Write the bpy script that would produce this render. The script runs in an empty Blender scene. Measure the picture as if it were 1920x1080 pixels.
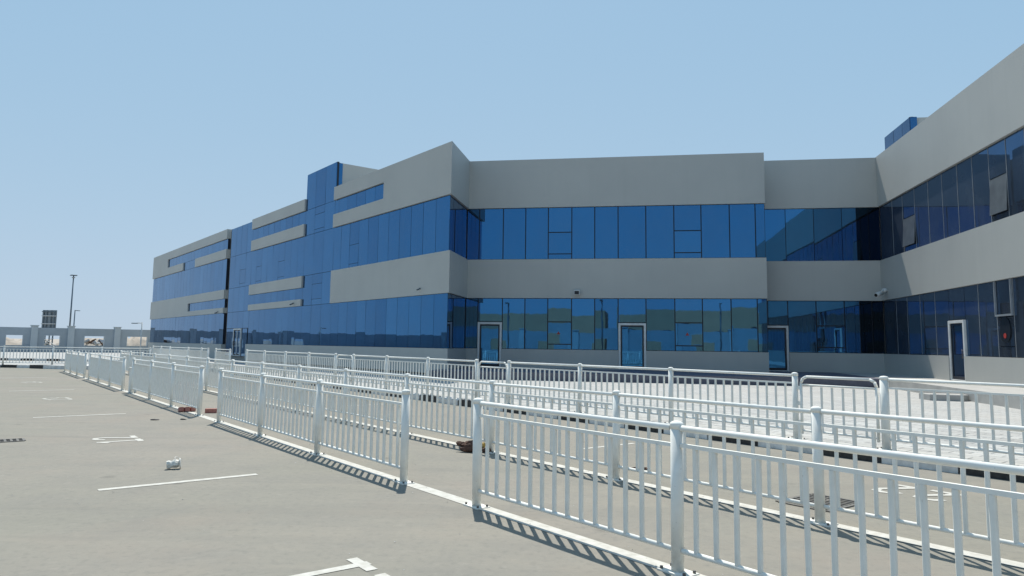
import bpy, bmesh, math, random
from mathutils import Vector, Matrix
random.seed(7)
S = bpy.context.scene
COL = S.collection
R = math.radians

# ------------------------------------------------------------------ camera
cam_d = bpy.data.cameras.new("camera")
cam = bpy.data.objects.new("camera", cam_d); COL.objects.link(cam)
pit, rol = 0.10568, 0.01257
fw = Vector((0, math.cos(pit), math.sin(pit))); rt0 = Vector((1, 0, 0)); up0 = Vector((0, -math.sin(pit), math.cos(pit)))
rt = math.cos(rol) * rt0 + math.sin(rol) * up0
up = -math.sin(rol) * rt0 + math.cos(rol) * up0
M = Matrix((rt, up, -fw)).transposed().to_4x4()
M.translation = Vector((0, 0, 1.62))
cam.matrix_world = M
cam_d.sensor_width = 36.0
cam_d.lens = 36.0 * 1335.18 / 1920
cam_d.shift_y = -35.75 / 1920
cam_d.clip_start = 0.1
cam_d.clip_end = 6000
S.camera = cam

# ------------------------------------------------------------------ directions
I = Vector((-2.24, 35.96, 0))            # inner corner of the front facade
FR = Vector((0.98653, -0.16355, 0))      # along the front facade, to the right
NF = Vector((0.16355, 0.98653, 0))       # into the building
O = Vector((-2.854, 32.28, 0))           # outer corner
DL = Vector((-0.61609, 0.78767, 0))      # along the left facade, away
NL = Vector((0.78767, 0.61609, 0))       # into the left block
P0 = Vector((-0.3505, 7.3384, 0))        # first post of the near fence
U = Vector((-0.6091, 0.7931, 0))         # along the fence rows, away
W = Vector((0.7931, 0.6091, 0))          # across the rows, towards the building

# ------------------------------------------------------------------ world + sun
tos = (NF * 1.0 - FR * 0.27 + Vector((0, 0, 1.86))).normalized()
el = math.asin(tos.z)
az = math.atan2(tos.x, tos.y)
world = bpy.data.worlds.new("World"); S.world = world
world.use_nodes = True
nt = world.node_tree; nt.nodes.clear()
sky = nt.nodes.new("ShaderNodeTexSky"); sky.sky_type = 'NISHITA'; sky.sun_disc = False
sky.sun_elevation = el; sky.sun_rotation = az
sky.air_density = 1.0; sky.dust_density = 0.2; sky.ozone_density = 2.0; sky.altitude = 0
bg = nt.nodes.new("ShaderNodeBackground"); bg.inputs[1].default_value = 0.10
wo = nt.nodes.new("ShaderNodeOutputWorld")
# hazy desert air: bright parts of the sky roll off the way the photograph's do (same curve in every direction)
vb = nt.nodes.new("ShaderNodeVectorMath"); vb.operation = 'ADD'; vb.inputs[1].default_value = (1.48, 0.96, 0.62)
vd = nt.nodes.new("ShaderNodeVectorMath"); vd.operation = 'DIVIDE'
vm = nt.nodes.new("ShaderNodeVectorMath"); vm.operation = 'MULTIPLY'; vm.inputs[1].default_value = (4.80, 5.63, 6.65)
nt.links.new(sky.outputs[0], vb.inputs[0]); nt.links.new(sky.outputs[0], vd.inputs[0]); nt.links.new(vb.outputs[0], vd.inputs[1])
nt.links.new(vd.outputs[0], vm.inputs[0]); nt.links.new(vm.outputs[0], bg.inputs[0]); nt.links.new(bg.outputs[0], wo.inputs[0])
sun_d = bpy.data.lights.new("sun", 'SUN'); sun_d.energy = 4.2; sun_d.angle = R(0.53); sun_d.color = (1.0, 0.955, 0.88)
sun = bpy.data.objects.new("sun", sun_d); COL.objects.link(sun)
sun.rotation_euler = tos.to_track_quat('Z', 'Y').to_euler()
S.view_settings.view_transform = 'Standard'; S.view_settings.look = 'None'
S.view_settings.exposure = 0.30; S.view_settings.gamma = 1.0; S.view_settings.use_curve_mapping = False

# ------------------------------------------------------------------ materials
def new_mat(name):
    m = bpy.data.materials.new(name); m.use_nodes = True
    n = m.node_tree; n.nodes.clear()
    out = n.nodes.new("ShaderNodeOutputMaterial")
    return m, n, out

def mix_col(n, fac, a, b, mode='MIX'):
    x = n.nodes.new("ShaderNodeMix"); x.data_type = 'RGBA'; x.blend_type = mode
    for sock, v in ((x.inputs[0], fac), (x.inputs[6], a), (x.inputs[7], b)):
        if hasattr(v, 'is_linked') or hasattr(v, 'node'): n.links.new(v, sock)
        elif isinstance(v, (int, float)): sock.default_value = v
        else: sock.default_value = (*v, 1)
    return x.outputs[2]

def noise(n, vec, scale, detail=4, rough=0.55):
    t = n.nodes.new("ShaderNodeTexNoise"); t.inputs['Scale'].default_value = scale
    t.inputs['Detail'].default_value = detail; t.inputs['Roughness'].default_value = rough
    if vec is not None: n.links.new(vec, t.inputs['Vector'])
    return t.outputs['Fac']

def ramp(n, fac, p0, p1, v0=0.0, v1=1.0):
    r = n.nodes.new("ShaderNodeMapRange"); r.inputs[1].default_value = p0; r.inputs[2].default_value = p1
    r.inputs[3].default_value = v0; r.inputs[4].default_value = v1
    n.links.new(fac, r.inputs[0]); return r.outputs[0]

def pos(n):
    g = n.nodes.new("ShaderNodeNewGeometry"); return g.outputs['Position']

def mapping(n, vec, rotz=0, scale=(1, 1, 1)):
    mp = n.nodes.new("ShaderNodeMapping"); mp.inputs['Rotation'].default_value = (0, 0, rotz); mp.inputs['Scale'].default_value = scale
    n.links.new(vec, mp.inputs[0]); return mp.outputs[0]

def surface(name, c, c2=None, scale=3.0, rough=0.6, bump=0.0, bscale=60, metal=0.0, amt=0.5, spec=0.4, streak=0.0, foot=0.0):
    m, n, out = new_mat(name)
    b = n.nodes.new("ShaderNodeBsdfPrincipled")
    p = pos(n)
    if c2 is None: c2 = tuple(x * 0.82 for x in c)
    f = ramp(n, noise(n, p, scale), 0.35, 0.7, 0, amt * 2 if amt <= 0.5 else 1)
    col = mix_col(n, f, c, c2)
    if streak > 0:   # faint rain and dust streaks running down the face, plus broad blotches
        sn = noise(n, mapping(n, p, 0, (1.6, 1.6, 0.10)), 1.0, 5, 0.6)
        col = mix_col(n, ramp(n, sn, 0.5, 0.75, 0, streak), col, tuple(x * 0.72 for x in c))
        col = mix_col(n, ramp(n, noise(n, p, 0.16, 3), 0.4, 0.7, 0, streak * 0.8), col, tuple(min(1, x * 1.12) for x in c))
    if foot > 0:     # dust splashed up from the ground and small chips
        sx = n.nodes.new("ShaderNodeSeparateXYZ"); n.links.new(p, sx.inputs[0])
        ml = n.nodes.new("ShaderNodeMath"); ml.operation = 'MULTIPLY'
        n.links.new(ramp(n, sx.outputs['Z'], 0.30, 0.02, 0, foot), ml.inputs[0]); n.links.new(ramp(n, noise(n, p, 22, 4, 0.65), 0.35, 0.65), ml.inputs[1])
        col = mix_col(n, ml.outputs[0], col, (0.42, 0.37, 0.29))
        col = mix_col(n, ramp(n, noise(n, p, 38, 3, 0.7), 0.68, 0.74, 0, 0.6), col, (0.40, 0.37, 0.32))
    n.links.new(col, b.inputs['Base Color'])
    b.inputs['Roughness'].default_value = rough; b.inputs['Metallic'].default_value = metal
    b.inputs['Specular IOR Level'].default_value = spec
    if bump > 0:
        bp = n.nodes.new("ShaderNodeBump"); bp.inputs['Strength'].default_value = bump; bp.inputs['Distance'].default_value = 0.01
        n.links.new(noise(n, p, bscale, 3), bp.inputs['Height']); n.links.new(bp.outputs[0], b.inputs['Normal'])
    n.links.new(b.outputs[0], out.inputs[0])
    return m

MAT = {}
MAT['white_metal'] = surface('white_metal', (0.82, 0.82, 0.77), (0.73, 0.72, 0.66), 9, 0.75, amt=0.35, spec=0.10, foot=0.35)
MAT['white_paint'] = surface('white_paint', (0.57, 0.555, 0.50), (0.44, 0.42, 0.365), 11, 0.8, amt=0.5, bump=0.2)
MAT['grey_panel'] = surface('grey_panel', (0.445, 0.448, 0.418), (0.41, 0.413, 0.388), 0.35, 0.55, amt=0.5, streak=0.15)
MAT['plaster_grey'] = surface('plaster_grey', (0.37, 0.43, 0.475), (0.32, 0.375, 0.41), 0.7, 0.85, amt=0.5, bump=0.15)
MAT['dark_frame'] = surface('dark_frame', (0.015, 0.022, 0.035), None, 2, 0.4)
MAT['pale_frame'] = surface('pale_frame', (0.70, 0.71, 0.69), None, 4, 0.45)
MAT['sealant'] = surface('sealant', (0.25, 0.27, 0.29), None, 4, 0.6)
MAT['black_paint'] = surface('black_paint', (0.018, 0.018, 0.019), (0.05, 0.048, 0.045), 14, 0.55, amt=0.5)
MAT['kerb_white'] = surface('kerb_white', (0.74, 0.73, 0.70), (0.52, 0.50, 0.46), 7, 0.7, amt=0.45, bump=0.2)
MAT['iron'] = surface('iron', (0.12, 0.12, 0.115), (0.2, 0.18, 0.15), 30, 0.6, metal=0.3)
MAT['void'] = surface('void', (0.006, 0.006, 0.006), None, 3, 0.9)
MAT['brick_red'] = surface('brick_red', (0.43, 0.19, 0.155), (0.33, 0.14, 0.115), 22, 0.85, bump=0.4, bscale=90)
MAT['grey_steel'] = surface('grey_steel', (0.33, 0.36, 0.38), None, 3, 0.45, metal=0.3)
MAT['dark_steel'] = surface('dark_steel', (0.13, 0.17, 0.20), None, 3, 0.5, metal=0.3)
MAT['lamp_white'] = surface('lamp_white', (0.62, 0.64, 0.63), None, 6, 0.4)
MAT['tan_wall'] = surface('tan_wall', (0.68, 0.37, 0.22), (0.60, 0.33, 0.20), 0.6, 0.85)
MAT['sand'] = surface('sand', (0.42, 0.37, 0.31), (0.34, 0.295, 0.245), 0.6, 0.95, bump=0.5, bscale=4, amt=0.5)
MAT['rust_brown'] = surface('rust_brown', (0.12, 0.058, 0.036), (0.035, 0.02, 0.016), 16, 0.8, bump=0.5, bscale=40, amt=0.7)
MAT['yellow_card'] = surface('yellow_card', (0.55, 0.36, 0.10), None, 20, 0.8)
MAT['paper_white'] = surface('paper_white', (0.74, 0.72, 0.66), (0.55, 0.53, 0.47), 40, 0.7, amt=0.5)
MAT['concrete'] = surface('concrete', (0.44, 0.43, 0.40), (0.36, 0.35, 0.33), 2.2, 0.8, bump=0.25, amt=0.5)
MAT['red_sticker'] = surface('red_sticker', (0.40, 0.045, 0.035), None, 4, 0.5)
MAT['dark_patch'] = surface('dark_patch', (0.012, 0.016, 0.022), None, 4, 0.4)
MAT['brown_plastic'] = surface('brown_plastic', (0.035, 0.024, 0.02), None, 6, 0.6)
MAT['bolt'] = surface('bolt', (0.16, 0.15, 0.14), None, 30, 0.5, metal=0.7)
MAT['pier_grey'] = surface('pier_grey', (0.47, 0.53, 0.56), (0.41, 0.47, 0.5), 0.7, 0.85, amt=0.5)  # paler than plaster_grey: light on the protruding piers put into the colour
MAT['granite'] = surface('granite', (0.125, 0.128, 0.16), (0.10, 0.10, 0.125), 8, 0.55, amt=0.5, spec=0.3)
MAT['film'] = surface('film', (0.125, 0.14, 0.15), (0.09, 0.10, 0.112), 3, 0.35, amt=0.5)
MAT['leaf'] = surface('leaf', (0.06, 0.085, 0.035), (0.035, 0.05, 0.02), 6, 0.8)
MAT['bark'] = surface('bark', (0.16, 0.11, 0.07), None, 8, 0.9)
MAT['car_paint'] = surface('car_paint', (0.10, 0.11, 0.12), None, 3, 0.25)
MAT['sign_back'] = surface('sign_back', (0.27, 0.32, 0.35), None, 3, 0.5, metal=0.2)

def asphalt():
    m, n, out = new_mat('asphalt')
    b = n.nodes.new("ShaderNodeBsdfPrincipled"); p = pos(n)
    pr = mapping(n, p, rotz=R(52.5), scale=(1, 1, 1))
    big = noise(n, p, 0.22, 3, 0.5); mid = noise(n, p, 1.3, 5, 0.6); fine = noise(n, p, 42, 3, 0.7); gr = noise(n, p, 150, 2, 0.7)
    c = mix_col(n, ramp(n, big, 0.35, 0.65), (0.245, 0.234, 0.194), (0.267, 0.245, 0.208))
    c = mix_col(n, ramp(n, mid, 0.45, 0.75, 0, 0.55), c, (0.205, 0.198, 0.176))
    c = mix_col(n, ramp(n, fine, 0.55, 0.8, 0, 0.35), c, (0.15, 0.145, 0.13))
    c = mix_col(n, ramp(n, gr, 0.56, 0.75, 0, 0.45), c, (0.36, 0.345, 0.31))
    fl = noise(n, mapping(n, p, rotz=R(-38), scale=(6, 22, 1)), 1.0, 3, 0.6)
    c = mix_col(n, ramp(n, fl, 0.66, 0.74, 0, 0.55), c, (0.125, 0.12, 0.105))
    c = mix_col(n, ramp(n, noise(n, p, 13, 5, 0.65), 0.50, 0.70, 0, 0.46), c, (0.175, 0.169, 0.150))
    c = mix_col(n, ramp(n, noise(n, mapping(n, p, rotz=R(20)), 9, 4, 0.6), 0.55, 0.75, 0, 0.35), c, (0.325, 0.302, 0.255))
    # faint tyre tracks along the aisle
    tk = noise(n, mapping(n, p, rotz=R(52.5 - 90), scale=(0.06, 1.7, 1)), 1.0, 4, 0.55)
    c = mix_col(n, ramp(n, tk, 0.54, 0.70, 0, 0.30), c, (0.185, 0.178, 0.158))
    # wind-blown dust streaks lying along the bays
    st = noise(n, mapping(n, p, rotz=R(-38), scale=(0.25, 2.4, 1)), 0.8, 5, 0.62)
    c = mix_col(n, ramp(n, st, 0.52, 0.78, 0, 0.38), c, (0.32, 0.288, 0.232))
    # reddish sand stains
    rs = noise(n, p, 0.55, 4, 0.6)
    c = mix_col(n, ramp(n, rs, 0.52, 0.72, 0, 0.26), c, (0.295, 0.240, 0.192))
    # dark oil and tyre spots
    vo = n.nodes.new("ShaderNodeTexVoronoi"); vo.inputs['Scale'].default_value = 0.9; n.links.new(p, vo.inputs['Vector'])
    c = mix_col(n, ramp(n, vo.outputs['Distance'], 0.02, 0.10, 0.45, 0), c, (0.11, 0.105, 0.095))
    n.links.new(c, b.inputs['Base Color']); b.inputs['Roughness'].default_value = 0.9; b.inputs['Specular IOR Level'].default_value = 0.2
    bp = n.nodes.new("ShaderNodeBump"); bp.inputs['Strength'].default_value = 0.45; bp.inputs['Distance'].default_value = 0.006
    n.links.new(noise(n, p, 110, 3, 0.7), bp.inputs['Height']); n.links.new(bp.outputs[0], b.inputs['Normal'])
    n.links.new(b.outputs[0], out.inputs[0]); return m
MAT['asphalt'] = asphalt()

def paving():
    m, n, out = new_mat('paving')
    b = n.nodes.new("ShaderNodeBsdfPrincipled"); p = pos(n)
    mp = mapping(n, p, rotz=math.atan2(-U.y, U.x) , scale=(1, 1, 1))
    bt = n.nodes.new("ShaderNodeTexBrick"); n.links.new(mp, bt.inputs['Vector'])
    bt.inputs['Scale'].default_value = 1.0; bt.inputs['Brick Width'].default_value = 0.4; bt.inputs['Row Height'].default_value = 0.2
    bt.inputs['Mortar Size'].default_value = 0.007; bt.inputs['Mortar Smooth'].default_value = 0.2; bt.offset = 0.5
    bt.inputs['Color1'].default_value = (0.455, 0.455, 0.435, 1); bt.inputs['Color2'].default_value = (0.37, 0.37, 0.355, 1); bt.inputs['Mortar'].default_value = (0.17, 0.165, 0.15, 1)
    c = mix_col(n, ramp(n, noise(n, p, 0.6, 4), 0.4, 0.7, 0, 0.4), bt.outputs[0], (0.48, 0.455, 0.41))
    c = mix_col(n, ramp(n, noise(n, p, 35, 3), 0.5, 0.8, 0, 0.3), c, (0.3, 0.3, 0.29))
    n.links.new(c, b.inputs['Base Color']); b.inputs['Roughness'].default_value = 0.85; b.inputs['Specular IOR Level'].default_value = 0.25
    n.links.new(b.outputs[0], out.inputs[0]); return m
MAT['paving'] = paving()

def paver_mat():
    m, n, out = new_mat('paver_block')
    b = n.nodes.new("ShaderNodeBsdfPrincipled"); p = pos(n)
    g = n.nodes.new("ShaderNodeNewGeometry"); oi = n.nodes.new("ShaderNodeObjectInfo")
    ad = n.nodes.new("ShaderNodeMath"); ad.operation = 'ADD'; n.links.new(g.outputs['Random Per Island'], ad.inputs[0]); n.links.new(oi.outputs['Random'], ad.inputs[1])
    fr = n.nodes.new("ShaderNodeMath"); fr.operation = 'FRACT'; n.links.new(ad.outputs[0], fr.inputs[0])
    c = mix_col(n, fr.outputs[0], (0.485, 0.485, 0.46), (0.345, 0.345, 0.33))
    c = mix_col(n, ramp(n, noise(n, p, 0.6, 4), 0.4, 0.7, 0, 0.4), c, (0.48, 0.455, 0.41))
    c = mix_col(n, ramp(n, noise(n, p, 45, 3), 0.5, 0.8, 0, 0.35), c, (0.3, 0.3, 0.29))
    n.links.new(c, b.inputs['Base Color']); b.inputs['Roughness'].default_value = 0.85; b.inputs['Specular IOR Level'].default_value = 0.25
    n.links.new(b.outputs[0], out.inputs[0]); return m
MAT['paver'] = paver_mat()

def glass(name, d0, d1, t0=(0.031, 0.147, 0.325), t1=(0.044, 0.182, 0.378), c0=(0.09, 0.105, 0.125), c1=(0.23, 0.225, 0.205)):
    # blue mirror-coated facade glass with a thin film of dust
    m, n, out = new_mat(name)
    b = n.nodes.new("ShaderNodeBsdfPrincipled")
    oi = n.nodes.new("ShaderNodeObjectInfo")
    c = mix_col(n, oi.outputs['Random'], t0, t1)
    n.links.new(c, b.inputs['Base Color'])
    b.inputs['Metallic'].default_value = 1.0; b.inputs['Roughness'].default_value = 0.015
    b.inputs['Specular Tint'].default_value = (0.92, 0.96, 1.0, 1)
    bp = n.nodes.new("ShaderNodeBump"); bp.inputs['Strength'].default_value = 0.04; bp.inputs['Distance'].default_value = 0.02
    n.links.new(noise(n, pos(n), 1.4, 2, 0.5), bp.inputs['Height']); n.links.new(bp.outputs[0], b.inputs['Normal'])
    d = n.nodes.new("ShaderNodeBsdfDiffuse")
    p = pos(n)
    dc = mix_col(n, noise(n, mapping(n, p, 0, (1, 1, 0.35)), 2.2, 5, 0.6), c0, c1)
    n.links.new(dc, d.inputs[0])
    mx = n.nodes.new("ShaderNodeMixShader"); n.links.new(ramp(n, noise(n, p, 0.8, 3), 0.3, 0.7, d0, d1), mx.inputs[0])
    n.links.new(b.outputs[0], mx.inputs[1]); n.links.new(d.outputs[0], mx.inputs[2]); n.links.new(mx.outputs[0], out.inputs[0])
    return m
MAT['glass'] = glass('blue_glass', 0.07, 0.15)
MAT['dark_refl_glass'] = glass('dark_reflection_glass', 0.02, 0.05, (0.006, 0.02, 0.04), (0.008, 0.024, 0.045))  # dark mirror image of the shaded wing, painted in as glass tint
MAT['filmed_glass'] = glass('filmed_blue_glass', 0.24, 0.42, (0.04, 0.13, 0.27), (0.055, 0.15, 0.30), (0.07, 0.10, 0.145), (0.12, 0.145, 0.18))   # dusty film left on the newer wing

# ------------------------------------------------------------------ object helpers
def setp(o, label=None, cat=None, group=None, kind=None):
    if label: o['label'] = label
    if cat: o['category'] = cat
    if group: o['group'] = group
    if kind: o['kind'] = kind
    return o

def mesh_obj(name, me, parent=None, loc=(0, 0, 0)):
    o = bpy.data.objects.new(name, me); COL.objects.link(o)
    o.location = loc
    if parent is not None: o.parent = parent
    return o

def thing(name, label, cat, loc=(0, 0, 0), rotz=0, group=None):
    o = bpy.data.objects.new(name, None); COL.objects.link(o)
    o.empty_display_size = 0.3
    o.location = loc; o.rotation_euler = (0, 0, rotz)
    return setp(o, label, cat, group)

def bm_done(bm, name, mats, smooth=False):
    bmesh.ops.recalc_face_normals(bm, faces=bm.faces)
    me = bpy.data.meshes.new(name); bm.to_mesh(me); bm.free()
    for m in (mats if isinstance(mats, (list, tuple)) else [mats]): me.materials.append(MAT[m] if isinstance(m, str) else m)
    if smooth:
        for p in me.polygons: p.use_smooth = True
    return me

def add_box(bm, o, x, y, z, mi=0):
    """box from corner o with edge vectors x, y, z"""
    o, x, y, z = Vector(o), Vector(x), Vector(y), Vector(z)
    v = [bm.verts.new(o + a * x + b * y + c * z) for c in (0, 1) for b in (0, 1) for a in (0, 1)]
    for f in ((0, 2, 3, 1), (4, 5, 7, 6), (0, 1, 5, 4), (2, 6, 7, 3), (0, 4, 6, 2), (1, 3, 7, 5)):
        q = bm.faces.new([v[i] for i in f]); q.material_index = mi
    return v

def add_abox(bm, c, s, mi=0, rot=None):
    """box centred at c, size s, optional 3x3 rotation"""
    ax = [Vector((s[0], 0, 0)), Vector((0, s[1], 0)), Vector((0, 0, s[2]))]
    if rot is not None: ax = [rot @ a for a in ax]
    return add_box(bm, Vector(c) - sum(ax, Vector()) / 2, *ax, mi=mi)

def add_tube(bm, a, b, r, n=10, r2=None, caps=True, mi=0):
    a, b = Vector(a), Vector(b); d = (b - a).normalized()
    x = d.orthogonal().normalized(); y = d.cross(x)
    r2 = r if r2 is None else r2
    A = [bm.verts.new(a + r * (math.cos(2 * math.pi * i / n) * x + math.sin(2 * math.pi * i / n) * y)) for i in range(n)]
    B = [bm.verts.new(b + r2 * (math.cos(2 * math.pi * i / n) * x + math.sin(2 * math.pi * i / n) * y)) for i in range(n)]
    for i in range(n):
        f = bm.faces.new((A[i], A[(i + 1) % n], B[(i + 1) % n], B[i])); f.smooth = True; f.material_index = mi
    if caps:
        f = bm.faces.new(A[::-1]); f.material_index = mi
        f = bm.faces.new(B); f.material_index = mi
    return A, B

def add_lathe(bm, prof, n=14, c=(0, 0, 0), mi=0):
    c = Vector(c); rings = []
    for r, z in prof:
        rings.append([bm.verts.new(c + Vector((r * math.cos(2 * math.pi * i / n), r * math.sin(2 * math.pi * i / n), z))) for i in range(n)])
    for k in range(len(rings) - 1):
        for i in range(n):
            f = bm.faces.new((rings[k][i], rings[k][(i + 1) % n], rings[k + 1][(i + 1) % n], rings[k + 1][i])); f.smooth = True; f.material_index = mi
    f = bm.faces.new(rings[0][::-1]); f.material_index = mi
    f = bm.faces.new(rings[-1]); f.material_index = mi

def add_prism(bm, pts, z0, z1, mi=0):
    a = [bm.verts.new((p[0], p[1], z0)) for p in pts]; b = [bm.verts.new((p[0], p[1], z1)) for p in pts]
    n = len(pts)
    bm.faces.new(a[::-1]).material_index = mi; bm.faces.new(b).material_index = mi
    for i in range(n):
        bm.faces.new((a[i], a[(i + 1) % n], b[(i + 1) % n], b[i])).material_index = mi

def polymesh(name, pts, z, mat):
    bm = bmesh.new(); bm.faces.new([bm.verts.new((p[0], p[1], z)) for p in pts])
    me = bm_done(bm, name, mat)
    if me.polygons[0].normal.z < 0: me.flip_normals()
    return me

def rw(s, w, z=0.0):
    """row coordinates: s along the fence rows, w across"""
    v = P0 + U * s + W * w; return Vector((v.x, v.y, z))

# ------------------------------------------------------------------ ground
g = mesh_obj('desert_ground', polymesh('desert_ground', [(-3000, -3000), (3000, -3000), (3000, 3000), (-3000, 3000)], -0.03, 'sand'))
setp(g, kind='structure')
lot = mesh_obj('parking_lot', polymesh('parking_lot', [(-75, -28), (70, -28), (70, 60), (-20, 78), (-75, 75)], 0.0, 'asphalt'))
setp(lot, kind='structure')

def marking(name, quads):
    bm = bmesh.new()
    for q in quads: bm.faces.new([bm.verts.new((p.x, p.y, 0)) for p in q])
    me = bm_done(bm, name, 'white_paint')
    for p in me.polygons:
        pass
    bm = bmesh.new(); bm.from_mesh(me)
    for f in bm.faces:
        if f.normal.z < 0: f.normal_flip()
    bm.to_mesh(me); bm.free()
    o = mesh_obj(name, me, lot, (0, 0, 0.004)); return o

def strip_quad(s0, w0, s1, w1, width):
    a, b = rw(s0, w0), rw(s1, w1); d = (b - a).normalized(); n = Vector((-d.y, d.x, 0)) * width / 2
    return [a - n, b - n, b + n, a + n]

# long strips under the two fence rows, bay lines in both aisles
marking('painted_line', [strip_quad(-9.0, 0.045, 36.3, 0.045, 0.16)])
marking('painted_line', [strip_quad(-9.0, 2.31, 36.3, 2.31, 0.16)])
for s in (2.93, 11.74, 20.9, 29.8):
    marking('painted_line', [strip_quad(s, -1.2, s, -2.9, 0.105)])
for s in (2.33, 11.2, 20.2):
    marking('painted_line', [strip_quad(s, 3.6, s, 4.85, 0.085)])

DIG = {  # strokes in a 0..0.30 x 0..0.64 box
    '1': [((0.15, 0.0), (0.15, 0.62)), ((0.0, 0.04), (0.30, 0.04)), ((0.15, 0.60), (0.04, 0.50))],
    '2': [((0.02, 0.50), (0.06, 0.58)), ((0.06, 0.58), (0.15, 0.61)), ((0.15, 0.61), (0.25, 0.57)), ((0.25, 0.57), (0.27, 0.45)), ((0.27, 0.45), (0.04, 0.05)), ((0.0, 0.04), (0.30, 0.04))],
    '3': [((0.02, 0.54), (0.12, 0.61)), ((0.12, 0.61), (0.25, 0.55)), ((0.25, 0.55), (0.25, 0.42)), ((0.25, 0.42), (0.12, 0.34)), ((0.12, 0.34), (0.27, 0.25)), ((0.27, 0.25), (0.25, 0.09)), ((0.25, 0.09), (0.13, 0.03)), ((0.13, 0.03), (0.02, 0.09))],
    '4': [((0.22, 0.0), (0.22, 0.62)), ((0.22, 0.62), (0.02, 0.2)), ((0.0, 0.2), (0.30, 0.2))],
    '8': [((0.15, 0.62), (0.05, 0.52)), ((0.05, 0.52), (0.06, 0.41)), ((0.06, 0.41), (0.24, 0.26)), ((0.24, 0.26), (0.27, 0.12)), ((0.27, 0.12), (0.15, 0.03)), ((0.15, 0.03), (0.03, 0.12)), ((0.03, 0.12), (0.06, 0.26)), ((0.06, 0.26), (0.24, 0.41)), ((0.24, 0.41), (0.25, 0.52)), ((0.25, 0.52), (0.15, 0.62))],
}
def number(txt, s0, wbase, flip=1):
    """digits read with their tops away from the fence; text runs along +s"""
    quads = []
    for i, ch in enumerate(txt):
        off = s0 + (i - (len(txt) - 1) / 2) * 0.45 - 0.15
        for k, (a, b) in enumerate(DIG[ch]):
            A = rw(off + a[0], wbase - flip * a[1]); B = rw(off + b[0], wbase - flip * b[1])
            d = (B - A).normalized(); n = Vector((-d.y, d.x, 0)) * 0.044
            A = A - d * 0.02; B = B + d * 0.02
            zz = Vector((0, 0, 0.0003 * k))
            quads.append([A - n + zz, B - n + zz, B + n + zz, A + n + zz])
    bm = bmesh.new()
    for q in quads:
        f = bm.faces.new([bm.verts.new(p) for p in q]); f.normal_update()
        if f.normal.z < 0: f.normal_flip()
    me = bpy.data.meshes.new('painted_number'); bm.to_mesh(me); bm.free(); me.materials.append(MAT['white_paint'])
    o = mesh_obj('painted_number', me, lot, (0, 0, 0.004)); o['label'] = 'white parking bay number %s painted on the asphalt' % txt
number('11', -1.30, -1.70)
number('12', 7.22, -1.74)
number('13', 16.95, -1.70)
number('14', 25.95, -1.70)
number('22', -2.25, 4.86)

# ------------------------------------------------------------------ raised paving and kerbs
PZ = 0.15
plaza_pts = [rw(-34, 6.52), rw(36.4, 6.52), Vector((-17.2, 42.6, 0)), Vector((-26.3, 39.75, 0)), Vector((-40, 41.2, 0)), Vector((-70, 44.5, 0)), Vector((-70, 49.5, 0)), Vector((-27, 46.5, 0)), Vector((-21, 52, 0)), Vector((-70, 55, 0)), Vector((-70, 70, 0)), Vector((-38, 82, 0)), Vector((30, 82, 0)), Vector((60, 20, 0))]
bm = bmesh.new(); bm.faces.new([bm.verts.new((p.x, p.y, PZ)) for p in plaza_pts])
bmesh.ops.triangulate(bm, faces=bm.faces[:])
for f in bm.faces:
    f.normal_update()
    if f.normal.z < 0: f.normal_flip()
me = bpy.data.meshes.new('plaza_pavement'); bm.to_mesh(me); bm.free(); me.materials.append(MAT['paving'])
plaza = mesh_obj('plaza_pavement', me); setp(plaza, kind='structure')

kerb = thing('kerb', None, None); setp(kerb, kind='structure')
kb = {}
for nm, m in (('w', 'kerb_white'), ('b', 'black_paint')):
    bm = bmesh.new(); v = add_box(bm, (0.006, 0, -0.05), (0.988, 0, 0), (0, 0.17, 0), (0, 0, 0.205))
    bmesh.ops.bevel(bm, geom=[e for e in bm.edges if all(abs(q.co.z - 0.155) < 1e-4 and abs(q.co.y) < 1e-4 for q in e.verts)], offset=0.025, segments=2, affect='EDGES')
    kb[nm] = bm_done(bm, 'kerb_block', m)
def kerb_run(a, b, phase=0):
    a, b = Vector(a), Vector(b); L = (b - a).length; n = max(1, round(L)); d = (b - a) / n
    ang = math.atan2(d.y, d.x)
    for i in range(n):
        o = mesh_obj('kerb_block', kb['b' if (i + phase) % 2 == 0 else 'w'], kerb, a + d * i)
        o.rotation_euler = (0, 0, ang); o.scale = (d.length, 1, 1)
# the kerb's outer face must look at the parking side: local +y points under the paving
def kerb_line(a, b, phase):
    kerb_run(a, b, phase)
kerb_line(rw(36.98, 6.35), rw(-20.02, 6.35), 1)
kerb_line((-26.3, 39.6, 0), (-17.0, 42.4, 0), 0)
kerb_line((-40, 41.0, 0), (-26.3, 39.6, 0), 0)
kerb_line((-70, 44.3, 0), (-40, 41.0, 0), 1)
kerb_line((-70, 54.85, 0), (-21, 51.85, 0), 0)

bm = bmesh.new(); add_prism(bm, [Vector((-25.2, 38.75, 0)), Vector((-22.9, 38.3, 0)), Vector((-19.5, 41.6, 0)), Vector((-24.0, 40.6, 0))], -0.05, 0.20)
o = mesh_obj('kerb_nose', bm_done(bm, 'kerb_nose', 'kerb_white'), kerb)
bm = bmesh.new(); add_prism(bm, [Vector((-26.2, 39.15, 0)), Vector((-25.21, 38.76, 0)), Vector((-24.01, 40.6, 0)), Vector((-25.0, 40.5, 0))], -0.05, 0.19)
o = mesh_obj('kerb_nose', bm_done(bm, 'kerb_nose', 'black_paint'), kerb); o['label'] = 'black painted tip of the kerb nose'

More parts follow.
